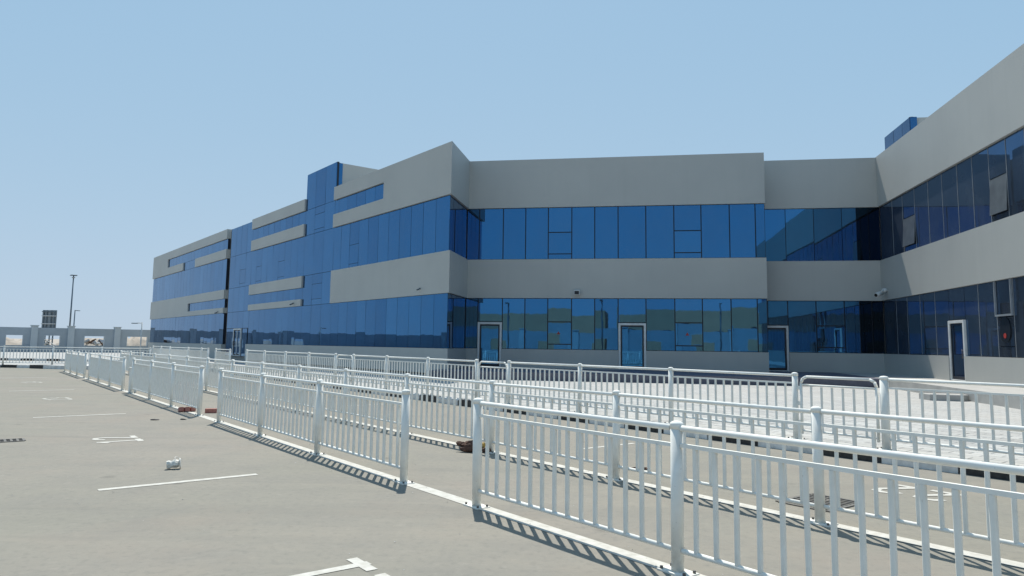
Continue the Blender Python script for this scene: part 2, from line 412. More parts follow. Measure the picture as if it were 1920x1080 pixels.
# separate pavers nearest the camera, the rest of the near paving as one joined field
pav_me = None
bm = bmesh.new(); add_abox(bm, (0, 0, 0), (0.388, 0.188, 0.05))
bmesh.ops.bevel(bm, geom=[e for e in bm.edges if all(v.co.z > 0 for v in e.verts)], offset=0.006, segments=1, affect='EDGES')
pav_me = bm_done(bm, 'paver', 'paver')
ang_u = math.atan2(U.y, U.x)
cells = []
for j in range(0, 27):
    w = 6.52 + 0.2 * j + 0.1
    for i in range(-20, 30):
        s = 0.4 * i + (0.2 if j % 2 else 0.0)
        c = rw(s, w, PZ - 0.0); cells.append((c.length, c, j, i))
cells = [c for c in cells if abs(c[1].x / c[1].y) < 0.82]
cells.sort(key=lambda q: q[0])
for k, (d, c, j, i) in enumerate(cells[:290]):
    o = mesh_obj('paver', pav_me, plaza, (c.x, c.y, PZ - 0.018 + random.uniform(-0.002, 0.003)))
    o.rotation_euler = (random.gauss(0, 0.003), random.gauss(0, 0.003), ang_u + random.gauss(0, 0.004))
bm = bmesh.new()
for d, c, j, i in cells[290:]:
    rot = Matrix.Rotation(ang_u + random.gauss(0, 0.004), 3, 'Z')
    z = PZ - 0.018 + random.uniform(-0.002, 0.003)
    hx, hy = rot @ Vector((0.196, 0, 0)), rot @ Vector((0, 0.096, 0))
    ix, iy = rot @ Vector((0.190, 0, 0)), rot @ Vector((0, 0.090, 0))
    B = Vector((c.x, c.y, z))
    lo = [bm.verts.new(B + a * hx + b * hy + Vector((0, 0, 0.019))) for a, b in ((-1, -1), (1, -1), (1, 1), (-1, 1))]
    hi = [bm.verts.new(B + a * ix + b * iy + Vector((0, 0, 0.025))) for a, b in ((-1, -1), (1, -1), (1, 1), (-1, 1))]
    bm.faces.new(hi)
    for q in range(4): bm.faces.new((lo[q], lo[(q + 1) % 4], hi[(q + 1) % 4], hi[q]))
o = mesh_obj('paver_field', bm_done(bm, 'paver_field', 'paver'), plaza); setp(o, kind='stuff')

# raised walkway in front of the doors
AZ = 0.48
def fp(t, n): 
    v = I + FR * t + NF * n; return Vector((v.x, v.y, 0))
bm = bmesh.new()
add_prism(bm, [fp(17.8, 1.9), fp(17.8, -34), fp(20.4, -34), fp(20.4, 1.9)], 0.05, AZ)
apron = mesh_obj('building_walkway', bm_done(bm, 'building_walkway', 'concrete'))
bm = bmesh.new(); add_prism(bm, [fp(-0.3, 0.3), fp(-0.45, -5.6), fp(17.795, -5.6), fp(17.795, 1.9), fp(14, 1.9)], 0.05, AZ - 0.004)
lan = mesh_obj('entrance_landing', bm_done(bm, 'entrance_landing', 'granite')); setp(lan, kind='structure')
setp(apron, kind='structure')
bm = bmesh.new(); add_prism(bm, [fp(16.72, -12.35), fp(17.5, -12.5), fp(17.78, -12.3), fp(17.78, -11.8), fp(16.65, -11.75)], 0.10, 0.33)
bmesh.ops.bevel(bm, geom=[e for e in bm.edges if all(v.co.z > 0.3 for v in e.verts)], offset=0.012, segments=1, affect='EDGES')
st = mesh_obj('concrete_step', bm_done(bm, 'concrete_step', 'concrete'))
setp(st, 'low concrete step beside the raised walkway of the right wing', 'step')

# ------------------------------------------------------------------ the building
ROOF, ST, SB, UT, UB, S2T, S2B, LT, LB = 10.99, 10.19, 9.30, 8.51, 5.88, 5.12, 4.37, 3.93, 1.40
B = thing('school_building', 'long grey panelled building with bands of blue mirror glass', 'building', (0, 0, 0))

def lp(t, n=0.0):
    v = O + DL * t + NL * n; return Vector((v.x, v.y, 0))
def band(pieces, name='wall_band', thick=0.35, mat='grey_panel'):
    """pieces: (polyline seen from outside, z0, z1, inward sign); mitred wall strips"""
    bm = bmesh.new()
    for pts, z0, z1, sg in pieces:
        pts = [Vector((p.x, p.y, 0)) for p in pts]; offs = []
        for i, p in enumerate(pts):
            ns = []
            for a, b in ((i - 1, i), (i, i + 1)):
                if a >= 0 and b < len(pts):
                    d = (pts[b] - pts[a]).normalized(); ns.append(Vector((-d.y, d.x, 0)) * sg)
            if len(ns) == 1: offs.append(p + ns[0] * thick)
            else:
                mm = (ns[0] + ns[1]).normalized(); offs.append(p + mm * (thick / max(0.3, mm.dot(ns[0]))))
        add_prism(bm, pts + offs[::-1], z0, z1)
    return mesh_obj(name, bm_done(bm, name, mat), B)

FE = 14.52; RC = 1.52; RT = 20.05
# polylines run left -> right, inward side = left of the direction of travel
run = lambda t: [lp(t), O, I, fp(FE, 0), fp(FE, 0.9)]
band([(run(6.63), UT, ROOF, 1), ([lp(13.0), lp(6.63)], ST, ROOF, 1), ([lp(13.0), lp(6.63)], UT, SB, 1)])
band([(run(13.0), LT, UB, 1)])
band([([lp(28.2), O, I, fp(0.53, 0)], 0.25, LB, 1)], 'base_wall')
band([([fp(1.79, 0), fp(7.54, 0)], 0.25, LB, 1)], 'base_wall')
band([([fp(8.87, 0), fp(FE, 0), fp(FE, 0.9)], 0.25, LB, 1)], 'base_wall')
rec = lambda: [fp(14.30, RC), fp(RT + 0.0, RC)]
band([(rec(), UT, ROOF - 0.02, 1)]); band([(rec(), LT, UB, 1)])
band([([fp(15.76, RC), fp(RT, RC)], 0.25, LB, 1)], 'base_wall')
wing = lambda: [fp(RT, 1.55), fp(RT, -34)]
band([(wing(), UT + 0.0, ROOF, 1)]); band([(wing(), LT, UB, 1)])
band([([fp(RT, 1.55), fp(RT, -5.48)], 0.25, LB, 1)], 'base_wall'); band([([fp(RT, -6.80), fp(RT, -34)], 0.25, LB, 1)], 'base_wall')
for z0, z1 in ((ST, ROOF - 0.03), (SB - 0.79, SB), (S2T, UB), (LT, S2B)):
    band([([lp(28.0), lp(17.56)], z0, z1, 1)])
s3 = lambda a, b: [lp(b), lp(a)]
band([(s3(34.35, 62.1), ST, ROOF, 1), (s3(55.1, 62.1), SB, ST, 1), (s3(48.56, 62.1), 8.54, SB, 1)])
band([(s3(34.35, 44.1), 8.51, SB, 1)])
band([(s3(34.35, 62.1), S2T, UB, 1), (s3(45.8, 62.1), S2B, S2T, 1), (s3(34.35, 62.1), LT, S2B, 1)])
band([(s3(34.35, 62.1), 0.0, LB - 0.05, 1)], 'base_wall')

# solid core behind the skin, the roof
bm = bmesh.new()
def inset(pts, d):
    out = []; n = len(pts)
    for i in range(n):
        a, b, c = pts[i - 1], pts[i], pts[(i + 1) % n]
        d1 = (b - a).normalized(); d2 = (c - b).normalized(); n1 = Vector((d1.y, -d1.x, 0)); n2 = Vector((d2.y, -d2.x, 0))
        m = (n1 + n2).normalized(); out.append(b + m * (d / max(0.35, m.dot(n1))))
    return out
Ecorner = lp(62.1)
left_poly = [lp(62.1), lp(62.1, 14), fp(2.0, 12), I + NF * 0.4, O]   # clockwise
add_prism(bm, inset(left_poly, 0.42), 0.0, 10.80)
add_prism(bm, [fp(-1.0, 0.42), fp(14.2, 0.42), fp(14.2, RC + 0.42), fp(RT + 1, RC + 0.42), fp(RT + 1, 16), fp(-1.0, 16)], 0.0, 10.76)
add_prism(bm, [fp(RT + 0.42, RC + 0.2), fp(RT + 0.42, -33.6), fp(RT + 16, -33.6), fp(RT + 16, 16), fp(RT + 0.42, 16)], 0.0, 10.72)
mesh_obj('building_core', bm_done(bm, 'building_core', 'grey_panel'), B)

def window(org, d, inn, t0, t1, z0, z1, cuts, vents=(), gap=0.035, inset_d=0.11, frame='dark_frame', mullion=None, hrows=(), skip=None, tilt=0.0024, gmat='glass', b0=0.0, dark_refl_from=None):
    """a strip of panes: dark backing panel, panes as sub-parts, optional proud mullions.
    org + d*t along the facade, inn = inward normal"""
    bm = bmesh.new()
    add_box(bm, org + d * (t0 + b0) + inn * (inset_d + 0.05) + Vector((0, 0, z0 - 0.02)), d * (t1 - t0 - b0), inn * 0.12, Vector((0, 0, z1 - z0 + 0.04)))
    win = mesh_obj('window', bm_done(bm, 'window', frame), B)
    ts = [t0] + [c for c in cuts if t0 + 0.05 < c < t1 - 0.05] + [t1]
    zs = [z0] + [h for h in hrows] + [z1]
    up = Vector((0, 0, 1))
    def pane(a, b, c0, c1, lean=0.0, name='pane', mat=None, out=0.0):
        mat = mat or gmat
        bm = bmesh.new(); w = b - a - gap; h = c1 - c0 - gap
        if w < 0.03 or h < 0.03: bm.free(); return None
        add_box(bm, -d * w / 2 - up * h / 2, d * w, inn * 0.024, up * h)
        o = mesh_obj(name, bm_done(bm, name, mat), win)
        rot = Matrix.Rotation(random.gauss(0, tilt), 3, 'Z') @ Matrix.Rotation(random.gauss(0, tilt) + lean, 3, d)
        ctr = org + d * (a + b) / 2 + inn * (inset_d - out) + up * (c0 + c1) / 2
        o.matrix_local = Matrix.Translation(ctr) @ rot.to_4x4()
        return o
    for i in range(len(ts) - 1):
        for j in range(len(zs) - 1):
            a, b, c0, c1 = ts[i], ts[i + 1], zs[j], zs[j + 1]
            if skip and skip(a, b, c0, c1): continue
            v = None
            for vt, v0, v1, lean in vents:
                if a - 0.01 <= vt <= b + 0.01 and c0 < v0 < c1: v = (v0, v1, lean)
            if v:
                v0, v1, lean = v
                pane(a, b, c0, v0)
                pane(a, b, v1, c1)
                if lean: 
                    o = pane(a, b, v0, v1, lean, 'vent_sash', 'film', out=0.5 * (v1 - v0) * math.sin(abs(lean)))
                    bm = bmesh.new(); w = b - a - 0.02; h = v1 - v0
                    for q in (-1, 1): add_box(bm, d * (q * w / 2 - 0.025) - up * h / 2 - inn * 0.012, d * 0.05, inn * 0.05, up * h)
                    for q in (-1, 1): add_box(bm, -d * (w / 2 - 0.026) + up * (q * h / 2 - (0.05 if q > 0 else 0)) - inn * 0.011, d * (w - 0.052), inn * 0.048, up * 0.05)
                    fo = mesh_obj('sash_frame', bm_done(bm, 'sash_frame', 'grey_steel'), win); fo.matrix_local = o.matrix_local.copy()
                else:
                    pane(a, b, v0, v1, 0.004, 'vent_sash')
            else:
                pane(a, b, c0, c1, mat='dark_refl_glass' if dark_refl_from is not None and a > dark_refl_from else None)
    if mullion:
        for c in ts[1:-1]:
            bm = bmesh.new(); add_box(bm, org + d * (c - 0.012) + inn * (inset_d - 0.010) + up * (z0 + 0.01), d * 0.024, inn * 0.055, up * (z1 - z0 - 0.02))
            mesh_obj('mullion', bm_done(bm, 'mullion', mullion), win)
    return win

# front
FC = [0.54, 1.78, 2.93, 4.08, 5.26, 6.40, 7.55, 8.90, 10.25, 11.54, 12.87, 14.07]
window(I, FR, NF, -0.10, FE, UB, UT, FC, vents=((4.6, 6.15, 7.24, 0), (10.9, 6.16, 7.24, 0)), gap=0.05)
doorsk = lambda a, b, c0, c1: False
window(I, FR, NF, -0.10, 0.54, LB, LT, [], gap=0.05)
window(I, FR, NF, 0.54, 1.79, 2.74, LT, [], gap=0.05)
window(I, FR, NF, 1.79, 7.54, LB, LT, FC, vents=((4.6, 1.66, 2.76, 0),), gap=0.05)
window(I, FR, NF, 7.54, 8.88, 2.74, LT, [], gap=0.05)
window(I, FR, NF, 8.88, FE, LB, LT, FC, vents=((10.9, 1.66, 2.76, 0),), gap=0.05)
# end cheeks where the front steps back
window(fp(FE, 0.9), -NF, -FR, 0.02, 0.78, UB, UT, [], gap=0.05)
window(fp(FE, 0.9), -NF, -FR, 0.02, 0.78, LB, LT, [], gap=0.05)
# return wall between outer and inner corner
RD = (I - O).normalized(); RN = Vector((-RD.y, RD.x, 0)); RN = RN if RN.dot(-FR) > 0 else -RN
RIN = Vector((-RD.y, RD.x, 0))
RL = (I - O).length
window(O, RD, RIN, 0.26, RL + 0.10, UB, UT, [0.95, 1.9, 2.8], gap=0.04, b0=0.45)
window(O, RD, RIN, 0.26, RL + 0.10, LB, LT, [0.95, 1.9, 2.8], gap=0.04, b0=0.45)
# recessed bay
RI = I + NF * RC
window(RI, FR, NF, 14.45, RT + 0.10, UB, UT, [15.76, 17.09, 18.40, 19.08, 19.63], gap=0.03, dark_refl_from=19.0)  # corner panes tinted dark in place of the wing's reflection
window(RI, FR, NF, 14.45, 15.76, 2.72, LT, [14.82], gap=0.05)
window(RI, FR, NF, 15.76, RT + 0.10, LB, LT, [17.08, 18.38, 19.08, 19.63], dark_refl_from=19.0, vents=((17.6, 1.66, 2.71, 0),), gap=0.05)
# right wing: origin at the corner, running towards the camera
WO = I + FR * RT; WD = -NF; WI = FR
WU = [0.05, 1.32, 2.68, 4.09, 5.42, 6.73, 7.92, 9.11, 10.24, 11.37, 12.5, 13.7, 14.9, 16.1, 17.3, 18.5, 19.7, 20.9, 22.1, 23.3, 24.5, 25.7, 26.9, 28.1, 29.3, 30.5, 31.7]
window(WO, WD, WI, -1.60, 33.0, UB, UT, WU, vents=((2.2, 6.12, 7.38, R(-4)), (9.6, 6.12, 7.36, R(-3.5))), gap=0.03, mullion='sealant', gmat='filmed_glass')
window(WO, WD, WI, -1.60, 5.48, LB, LT, [0.05, 1.35, 2.76, 4.25], gap=0.03, mullion='sealant', gmat='filmed_glass')
window(WO, WD, WI, 5.48, 6.80, 2.74, LT, [], gap=0.03, gmat='filmed_glass')
window(WO, WD, WI, 6.80, 33.0, LB, LT, [7.85, 9.08, 10.16] + [11.3 + 1.2 * k for k in range(18)], vents=((9.6, 1.75, 2.72, 0),), gap=0.03, mullion='sealant', gmat='filmed_glass')
bm = bmesh.new()   # pale frame of the vent above the sticker
for a, b, c0, c1 in ((9.09, 9.13, 2.74, 3.92), (10.11, 10.15, 2.74, 3.92), (9.13, 10.11, 2.74, 2.80)):
    add_box(bm, WO + WD * a + WI * 0.03 + Vector((0, 0, c0)), WD * (b - a), WI * 0.06, Vector((0, 0, c1 - c0)))
mesh_obj('vent_frame', bm_done(bm, 'vent_frame', 'grey_steel'), B)

def disc(org, d, inn, t, z, rx, rz, mat, name, off, n=20, tri=False):
    bm = bmesh.new(); up = Vector((0, 0, 1)); N = 3 if tri else n
    ring = [(math.sin(2 * math.pi * i / N) * rx, math.cos(2 * math.pi * i / N) * rz) for i in range(N)]
    a = [bm.verts.new(org + d * (t + x) + up * (z + y) + inn * off) for x, y in ring]
    b = [bm.verts.new(org + d * (t + x) + up * (z + y) + inn * (off + 0.008)) for x, y in ring]
    bm.faces.new(a); bm.faces.new(b[::-1])
    for i in range(N): bm.faces.new((a[i], b[i], b[(i + 1) % N], a[(i + 1) % N]))
    return mesh_obj(name, bm_done(bm, name, mat), B)
disc(WO, WD, WI, 9.6, 2.30, 0.34, 0.42, 'dark_patch', 'wiped_patch', 0.075)
disc(WO, WD, WI, 9.6, 2.10, 0.085, 0.085, 'red_sticker', 'window_sticker', 0.060)
disc(I, FR, NF, 4.62, 2.20, 0.10, 0.10, 'red_sticker', 'window_sticker', 0.085, tri=True)
disc(I, FR, NF, 10.82, 2.20, 0.10, 0.10, 'red_sticker', 'window_sticker', 0.085, tri=True)

# left facade
cols = lambda a, b, st=1.16: [a + st * k for k in range(1, int((b - a) / st) + 1)]
def lwin(t0, t1, z0, z1, st=1.16, **k): return window(O, DL, NL, t0, t1, z0, z1, cols(t0, t1, st), gap=0.022, **k)
lwin(0.26, 13.0, UB, UT, 1.17, b0=0.45, vents=((9.8, 6.1, 7.2, 0),)); lwin(0.26, 13.0, LB, LT, 1.17, b0=0.45); lwin(6.63, 13.0, SB, ST)
lwin(13.0, 17.56, LB, LT, 1.52); lwin(13.0, 17.56, LT, UB, 1.52, vents=((15.2, 4.3, 5.25, 0),))
lwin(13.0, 17.56, UB, UT, 1.52); lwin(13.0, 17.56, UT, ST, 1.52, vents=((15.2, 8.75, 9.7, 0),)); lwin(13.0, 17.56, ST, 12.59, 1.52)
lwin(17.56, 28.0, LB, LT, 1.16); lwin(17.56, 28.0, S2B, S2T, 1.16); lwin(17.56, 28.0, UB, UT, 1.16, vents=((21.6, 6.1, 7.2, 0), (26.2, 6.1, 7.2, 0))); lwin(17.56, 28.0, SB, ST, 1.16)
for z0, z1 in ((2.62, LT), (LT, UB), (UB, UT), (UT, 10.86)):
    lwin(28.0, 33.4, z0, z1, 1.35, vents=((30.0, 6.15, 7.25, 0),))
lwin(28.22, 29.5, 0.46, 2.60, 0.6); lwin(31.45, 33.4, 0.46, 2.60, 0.98)
lwin(34.35, 62.0, LB - 0.05, LT, 1.16); lwin(34.35, 45.8, S2B, S2T); lwin(34.35, 62.0, UB, UT, 1.16); lwin(34.35, 55.1, SB, ST); lwin(44.1, 48.56, 8.51, SB)
# notch between the two blocks
window(O + NL * 0.75, DL, NL, 33.4, 34.35, 0.4, ROOF - 0.1, [], gap=0.02, inset_d=0.0)
window(O + DL * 33.42, NL, DL, 0.12, 0.85, 0.4, 10.86, [], gap=0.02, inset_d=-0.03)
# stair tower on the left block: grey side wall with a glass strip at its corner, roof
bm = bmesh.new(); add_prism(bm, [lp(13.06, 0.40), lp(17.50, 0.40), lp(17.50, 9), lp(13.06, 9)], 10.5, 12.57)
mesh_obj('stair_tower', bm_done(bm, 'stair_tower', 'grey_panel'), B)
window(lp(13.02, 0), NL, DL, 0.11, 0.52, ST + 0.83, 12.55, [], gap=0.02, inset_d=0.0)
# second tower above the right wing
bm = bmesh.new(); add_prism(bm, [fp(RT + 0.6, 1.35), fp(RT + 0.6, -1.70), fp(RT + 8, -1.70), fp(RT + 8, 1.35)], 10.5, 11.92)
mesh_obj('stair_tower', bm_done(bm, 'stair_tower', 'grey_panel'), B)
window(WO + FR * 0.4, WD, WI, -1.40, 1.76, 10.6, 11.93, [-0.2, 0.9], gap=0.02, inset_d=0.0, gmat='filmed_glass')
window(fp(RT + 0.42, -1.78), FR, NF, 0.0, 0.30, 10.6, 11.93, [], gap=0.02, inset_d=0.0)

def door(org, d, inn, t0, t1, z0, z1, name='door', double=False, off=0.03, label=None):
    bm = bmesh.new(); up = Vector((0, 0, 1)); fwid = 0.105; w = t1 - t0; h = z1 - z0
    for a, b, c0, c1 in ((0, fwid, 0, h), (w - fwid, w, 0, h), (fwid, w - fwid, h - fwid, h), (fwid, w - fwid, 0, 0.05)):
        add_box(bm, org + d * (t0 + a) + up * (z0 + c0) + inn * off, d * (b - a), inn * 0.14, up * (c1 - c0))
    if double: add_box(bm, org + d * (t0 + w / 2 - 0.035) + up * (z0 + 0.05) + inn * (off + 0.01), d * 0.07, inn * 0.12, up * (h - fwid - 0.05))
    bmesh.ops.bevel(bm, geom=bm.edges[:], offset=0.006, segments=1, affect='EDGES')
    D = mesh_obj(name, bm_done(bm, name, 'pale_frame'), B)
    if label: D['label'] = label
    bm = bmesh.new()   # leaf stiles
    for a, b, c0, c1 in ((fwid + .012, fwid + 0.075, 0.062, h - fwid - .012), (w - fwid - 0.075, w - fwid - .012, 0.062, h - fwid - .012), (fwid + 0.075, w - fwid - 0.075, h - fwid - 0.08, h - fwid - .012), (fwid + 0.075, w - fwid - 0.075, 0.062, 0.17)):
        add_box(bm, org + d * (t0 + a) + up * (z0 + c0) + inn * (off + 0.04), d * (b - a), inn * 0.05, up * (c1 - c0))
    mesh_obj('door_leaf', bm_done(bm, 'door_leaf', 'dark_frame'), D)
    bm = bmesh.new(); add_box(bm, org + d * (t0 + fwid + 0.04) + up * (z0 + 0.10) + inn * (off + 0.068), d * (w - 2 * fwid - 0.08), inn * 0.02, up * (h - fwid - 0.14))
    mesh_obj('door_glass', bm_done(bm, 'door_glass', 'glass'), D)
    bm = bmesh.new(); x = org + d * (t1 - fwid - 0.06) + up * (z0 + 1.0) + inn * (off - 0.02)
    add_tube(bm, x - up * 0.17, x + up * 0.17, 0.014, 8); add_tube(bm, x - up * 0.13, x - up * 0.13 + inn * 0.08, 0.01, 6); add_tube(bm, x + up * 0.13, x + up * 0.13 + inn * 0.08, 0.01, 6)
    mesh_obj('handle', bm_done(bm, 'handle', 'bolt'), D)
    return D
door(I, FR, NF, 0.55, 1.78, AZ, 2.72)
door(I, FR, NF, 7.55, 8.87, AZ, 2.72)
door(RI, FR, NF, 14.60, 15.75, AZ, 2.70)
door(WO, WD, WI, 5.49, 6.79, AZ, 2.72)
door(O, DL, NL, 29.55, 31.4, 0.46, 2.60, double=True)

# ------------------------------------------------------------------ wall fittings
def bullet_camera(loc, d, label, s=1.0, dark=False):
    t = thing('security_camera', label, 'camera', loc)
    d = Vector(d).normalized(); m = 'dark_steel' if dark else 'lamp_white'
    bm = bmesh.new(); add_tube(bm, (0, 0, 0), d * 0.1 * s, 0.05 * s, 10); add_tube(bm, d * 0.1 * s, d * 0.16 * s + Vector((0, 0, -0.05 * s)), 0.02 * s, 8)
    mesh_obj('bracket', bm_done(bm, 'bracket', m), t)
    side = Vector((-d.y, d.x, 0))
    bm = bmesh.new(); c = d * 0.2 * s + Vector((0, 0, -0.09 * s)); aim = (d * 0.8 + side * 0.4 + Vector((0, 0, -0.25))).normalized()
    add_tube(bm, c - aim * 0.13 * s, c + aim * 0.17 * s, 0.055 * s, 12)
    mesh_obj('camera_body', bm_done(bm, 'camera_body', m), t)
    bm = bmesh.new(); add_tube(bm, c + aim * 0.171 * s, c + aim * 0.18 * s, 0.04 * s, 12)
    mesh_obj('lens', bm_done(bm, 'lens', 'void'), t)
def floodlight(loc, d, label):
    t = thing('wall_floodlight', label, 'wall lamp', loc); d = Vector(d).normalized(); side = Vector((-d.y, d.x, 0)); up = Vector((0, 0, 1))
    bm = bmesh.new(); add_box(bm, -side * 0.06 - up * 0.06, side * 0.12, d * 0.05, up * 0.12); add_box(bm, -side * 0.02 + d * 0.05 - up * 0.02, side * 0.04, d * 0.08, up * 0.04)
    mesh_obj('bracket', bm_done(bm, 'bracket', 'grey_steel'), t)
    bm = bmesh.new(); add_box(bm, d * 0.11 - side * 0.14 - up * 0.15, side * 0.28, d * 0.14 - up * 0.03, up * 0.24)
    bmesh.ops.bevel(bm, geom=bm.edges[:], offset=0.015, segments=2, affect='EDGES')
    mesh_obj('lamp_housing', bm_done(bm, 'lamp_housing', 'lamp_white'), t)
    bm = bmesh.new(); add_box(bm, d * 0.252 - side * 0.11 - up * 0.15, side * 0.22, d * 0.004, up * 0.17)
    mesh_obj('lamp_glass', bm_done(bm, 'lamp_glass', 'dark_patch'), t)
floodlight(I + FR * 5.54 + Vector((0, 0, 4.25)) - NF * 0.002, -NF, 'small grey wall lamp on the middle band of the front facade')
cw = WO + WD * -0.75 + Vector((0, 0, 4.38)) - FR * 0.002
bullet_camera(cw, -FR - NF * 0.3, 'pale security camera under the shaded corner of the right wing', 1.9)
bullet_camera(lp(2.53) + Vector((0, 0, 4.25)) - NL * 0.002, -NL, 'small dark camera near the outer corner of the left facade', 0.6, True)
bullet_camera(lp(18.7) + Vector((0, 0, 4.15)) - NL * 0.002, -NL, 'small dark camera on the strip just beyond the glass tower', 0.8, True)
bullet_camera(lp(35.7) + Vector((0, 0, 4.05)) - NL * 0.002, -NL, 'small dark camera on the far block beside the notch', 0.8, True)

# ------------------------------------------------------------------ fences
HP = 1.076
def post_mesh(r, h, name='post'):
    bm = bmesh.new(); add_lathe(bm, [(r, 0), (r, h - 0.055)], 16)
    return bm_done(bm, name, 'white_metal')
def cap_mesh(r, h):
    bm = bmesh.new(); z = h - 0.055
    add_lathe(bm, [(r + 0.0005, z - 0.004), (r + 0.004, z + 0.022), (r + 0.005, z + 0.034), (r * 0.93, z + 0.043), (r * 0.6, z + 0.052), (0.004, z + 0.056)], 16)
    return bm_done(bm, 'post_cap', 'white_metal')
def plate_mesh():
    bm = bmesh.new(); add_abox(bm, (0, 0, 0.006), (0.26, 0.16, 0.012))
    for x in (-0.105, 0.105):
        for y in (-0.055, 0.055):
            add_tube(bm, (x, y, 0.012), (x, y, 0.03), 0.012, 6, mi=1)
    return bm_done(bm, 'base_plate', ['white_metal', 'bolt'])
POST = post_mesh(0.047, HP); CAP = cap_mesh(0.047, HP); PLATE = plate_mesh()
GPOST = post_mesh(0.06, HP); GCAP = cap_mesh(0.06, HP)
def rail_mesh(r, name):
    bm = bmesh.new(); add_tube(bm, (0, 0, 0), (1, 0, 0), r, 10); return bm_done(bm, name, 'white_metal')
TOPR = rail_mesh(0.0225, 'top_rail'); BOTR = rail_mesh(0.019, 'bottom_rail')
bm = bmesh.new(); add_abox(bm, (0.5, 0, 0), (1, 0.034, 0.026)); MIDR = bm_done(bm, 'middle_rail', 'white_metal')
ZT, ZM, ZB = 1.022, 0.90, 0.155
bm = bmesh.new(); add_tube(bm, (0, 0, 0), (0, 0, ZM - 0.013 - ZB - 0.012), 0.0195, 8, caps=False); BAL = bm_done(bm, 'baluster', 'white_metal')

def fence(label, posts, z=0.0, near=True, group='white metal fences', gate_posts=(), name='metal_fence', zfun=None):
    """posts: list of Vector base points"""
    t = thing(name, label, 'fence', (posts[0].x, posts[0].y, z), 0, group)
    L = lambda p: Vector((p.x - posts[0].x, p.y - posts[0].y, 0))
    tops = []
    for i, p in enumerate(posts):
        gp = i in gate_posts
        tl = Matrix.Rotation(random.gauss(0, 0.004), 4, 'X') @ Matrix.Rotation(random.gauss(0, 0.004), 4, 'Y')
        a = math.atan2(U.y, U.x)
        po = mesh_obj('post', GPOST if gp else POST, t); po.matrix_local = Matrix.Translation(L(p)) @ tl
        ca = mesh_obj('post_cap', GCAP if gp else CAP, po)
        pl = mesh_obj('base_plate', PLATE, po); pl.rotation_euler = (0, 0, a + random.gauss(0, 0.03))
    for i in range(len(posts) - 1):
        a, b = L(posts[i]), L(posts[i + 1]); d = b - a; ln = d.length; d.normalize(); ang = math.atan2(d.y, d.x)
        dz = random.gauss(0, 0.003)
        st, ed = 0.046, ln - 0.046
        for me, zz in ((TOPR, ZT), (MIDR, ZM), (BOTR, ZB)):
            q = mesh_obj(me.name, me, t, a + d * st + Vector((0, 0, zz + dz)))
            q.rotation_euler = (0, random.gauss(0, 0.0012), ang); q.scale = (ed - st, 1, 1)
        n = max(3, round(ln / 0.172)); sp = ln / n
        isnear = (a + posts[0] - Vector((0, 0, 0))).length < 26 and near
        if isnear:
            for k in range(1, n):
                q = mesh_obj('baluster', BAL, t, a + d * (sp * k + random.gauss(0, 0.002)) + Vector((0, 0, ZB + 0.012 + dz)))
                q.rotation_euler = (random.gauss(0, 0.003), random.gauss(0, 0.003), 0)
        else:
            bm = bmesh.new()
            for k in range(1, n): 
                c = a + d * sp * k; add_tube(bm, c + Vector((0, 0, ZB + 0.012)), c + Vector((0, 0, ZM - 0.013)), 0.0195, 6, caps=False)
            q = mesh_obj('baluster_row', bm_done(bm, 'baluster_row', 'white_metal'), t); setp(q, kind='stuff')
    return t

g1 = 'white fence lengths along the parking bays'
r1 = lambda ss: [rw(s, 0.03) for s in ss]
fence('white metal fence nearest the camera, running out of frame bottom right', r1([0, -2.545, -5.09, -7.63]), group=g1)
fence('white metal fence length just left of the first gap, mid foreground', r1([1.49, 4.05, 6.55, 9.05]), group=g1)
fence('white metal fence length with red bricks at its near end', r1([10.55, 13.13, 15.7, 18.3]), group=g1)
fence('white metal fence length beyond the white box by the second gap', r1([19.85, 22.35, 24.9, 27.5]), group=g1)
fence('farthest white fence length of the parking row, beside the kerb nose', r1([28.8, 31.2, 33.6, 35.95]), group=g1)
g2 = 'white fences between the parking rows'
fence('long unbroken white fence behind the parking bay fences', [rw(s, 2.27) for s in [-10.2, -7.6, -5.0, -2.38, 0.24, 2.84, 5.44, 8.04, 10.66, 13.32, 15.97, 18.66, 21.35, 24.11, 26.71, 29.48, 32.1, 34.7]], group=g2)
g3 = 'white fences on the paved kerb before the building'
r3 = lambda ss: [rw(s, 6.66) for s in ss]
fence('white fence on the kerb right of the bent-tube gate', r3([-0.96, -3.55, -6.1, -8.7]), PZ, group=g3, gate_posts=(0,))
fence('white fence on the kerb left of the bent-tube gate', r3([0.47, 3.05, 5.6, 8.15]), PZ, group=g3, gate_posts=())
fence('white kerb fence in front of the left grey corner of the building', r3([9.57, 12.06, 14.6, 17.06]), PZ, group=g3)
fence('white kerb fence ending right of the double glass door', r3([18.54, 21.07, 23.64, 26.26, 28.77]), PZ, group=g3)
fence('single short white fence panel standing alone between two openings', r3([31.43, 34.03]), PZ, group=g3)
fence('white fence in front of the far block, left of the lone panel', r3([35.5, 36.9, 39.85, 44.6, 47.2, 49.8]), PZ, group=g3)
fence('white fence crossing the far end of the parking lot at left', [Vector((x, 39.9 + 0.22 * (x + 28) * (1 if x > -26 else 0.0) * 0.4, 0)) for x in (-33.4, -30.8, -28.2, -25.6, -23.0, -20.4)], 0.12, near=False, group='white fences beyond the parking lot')

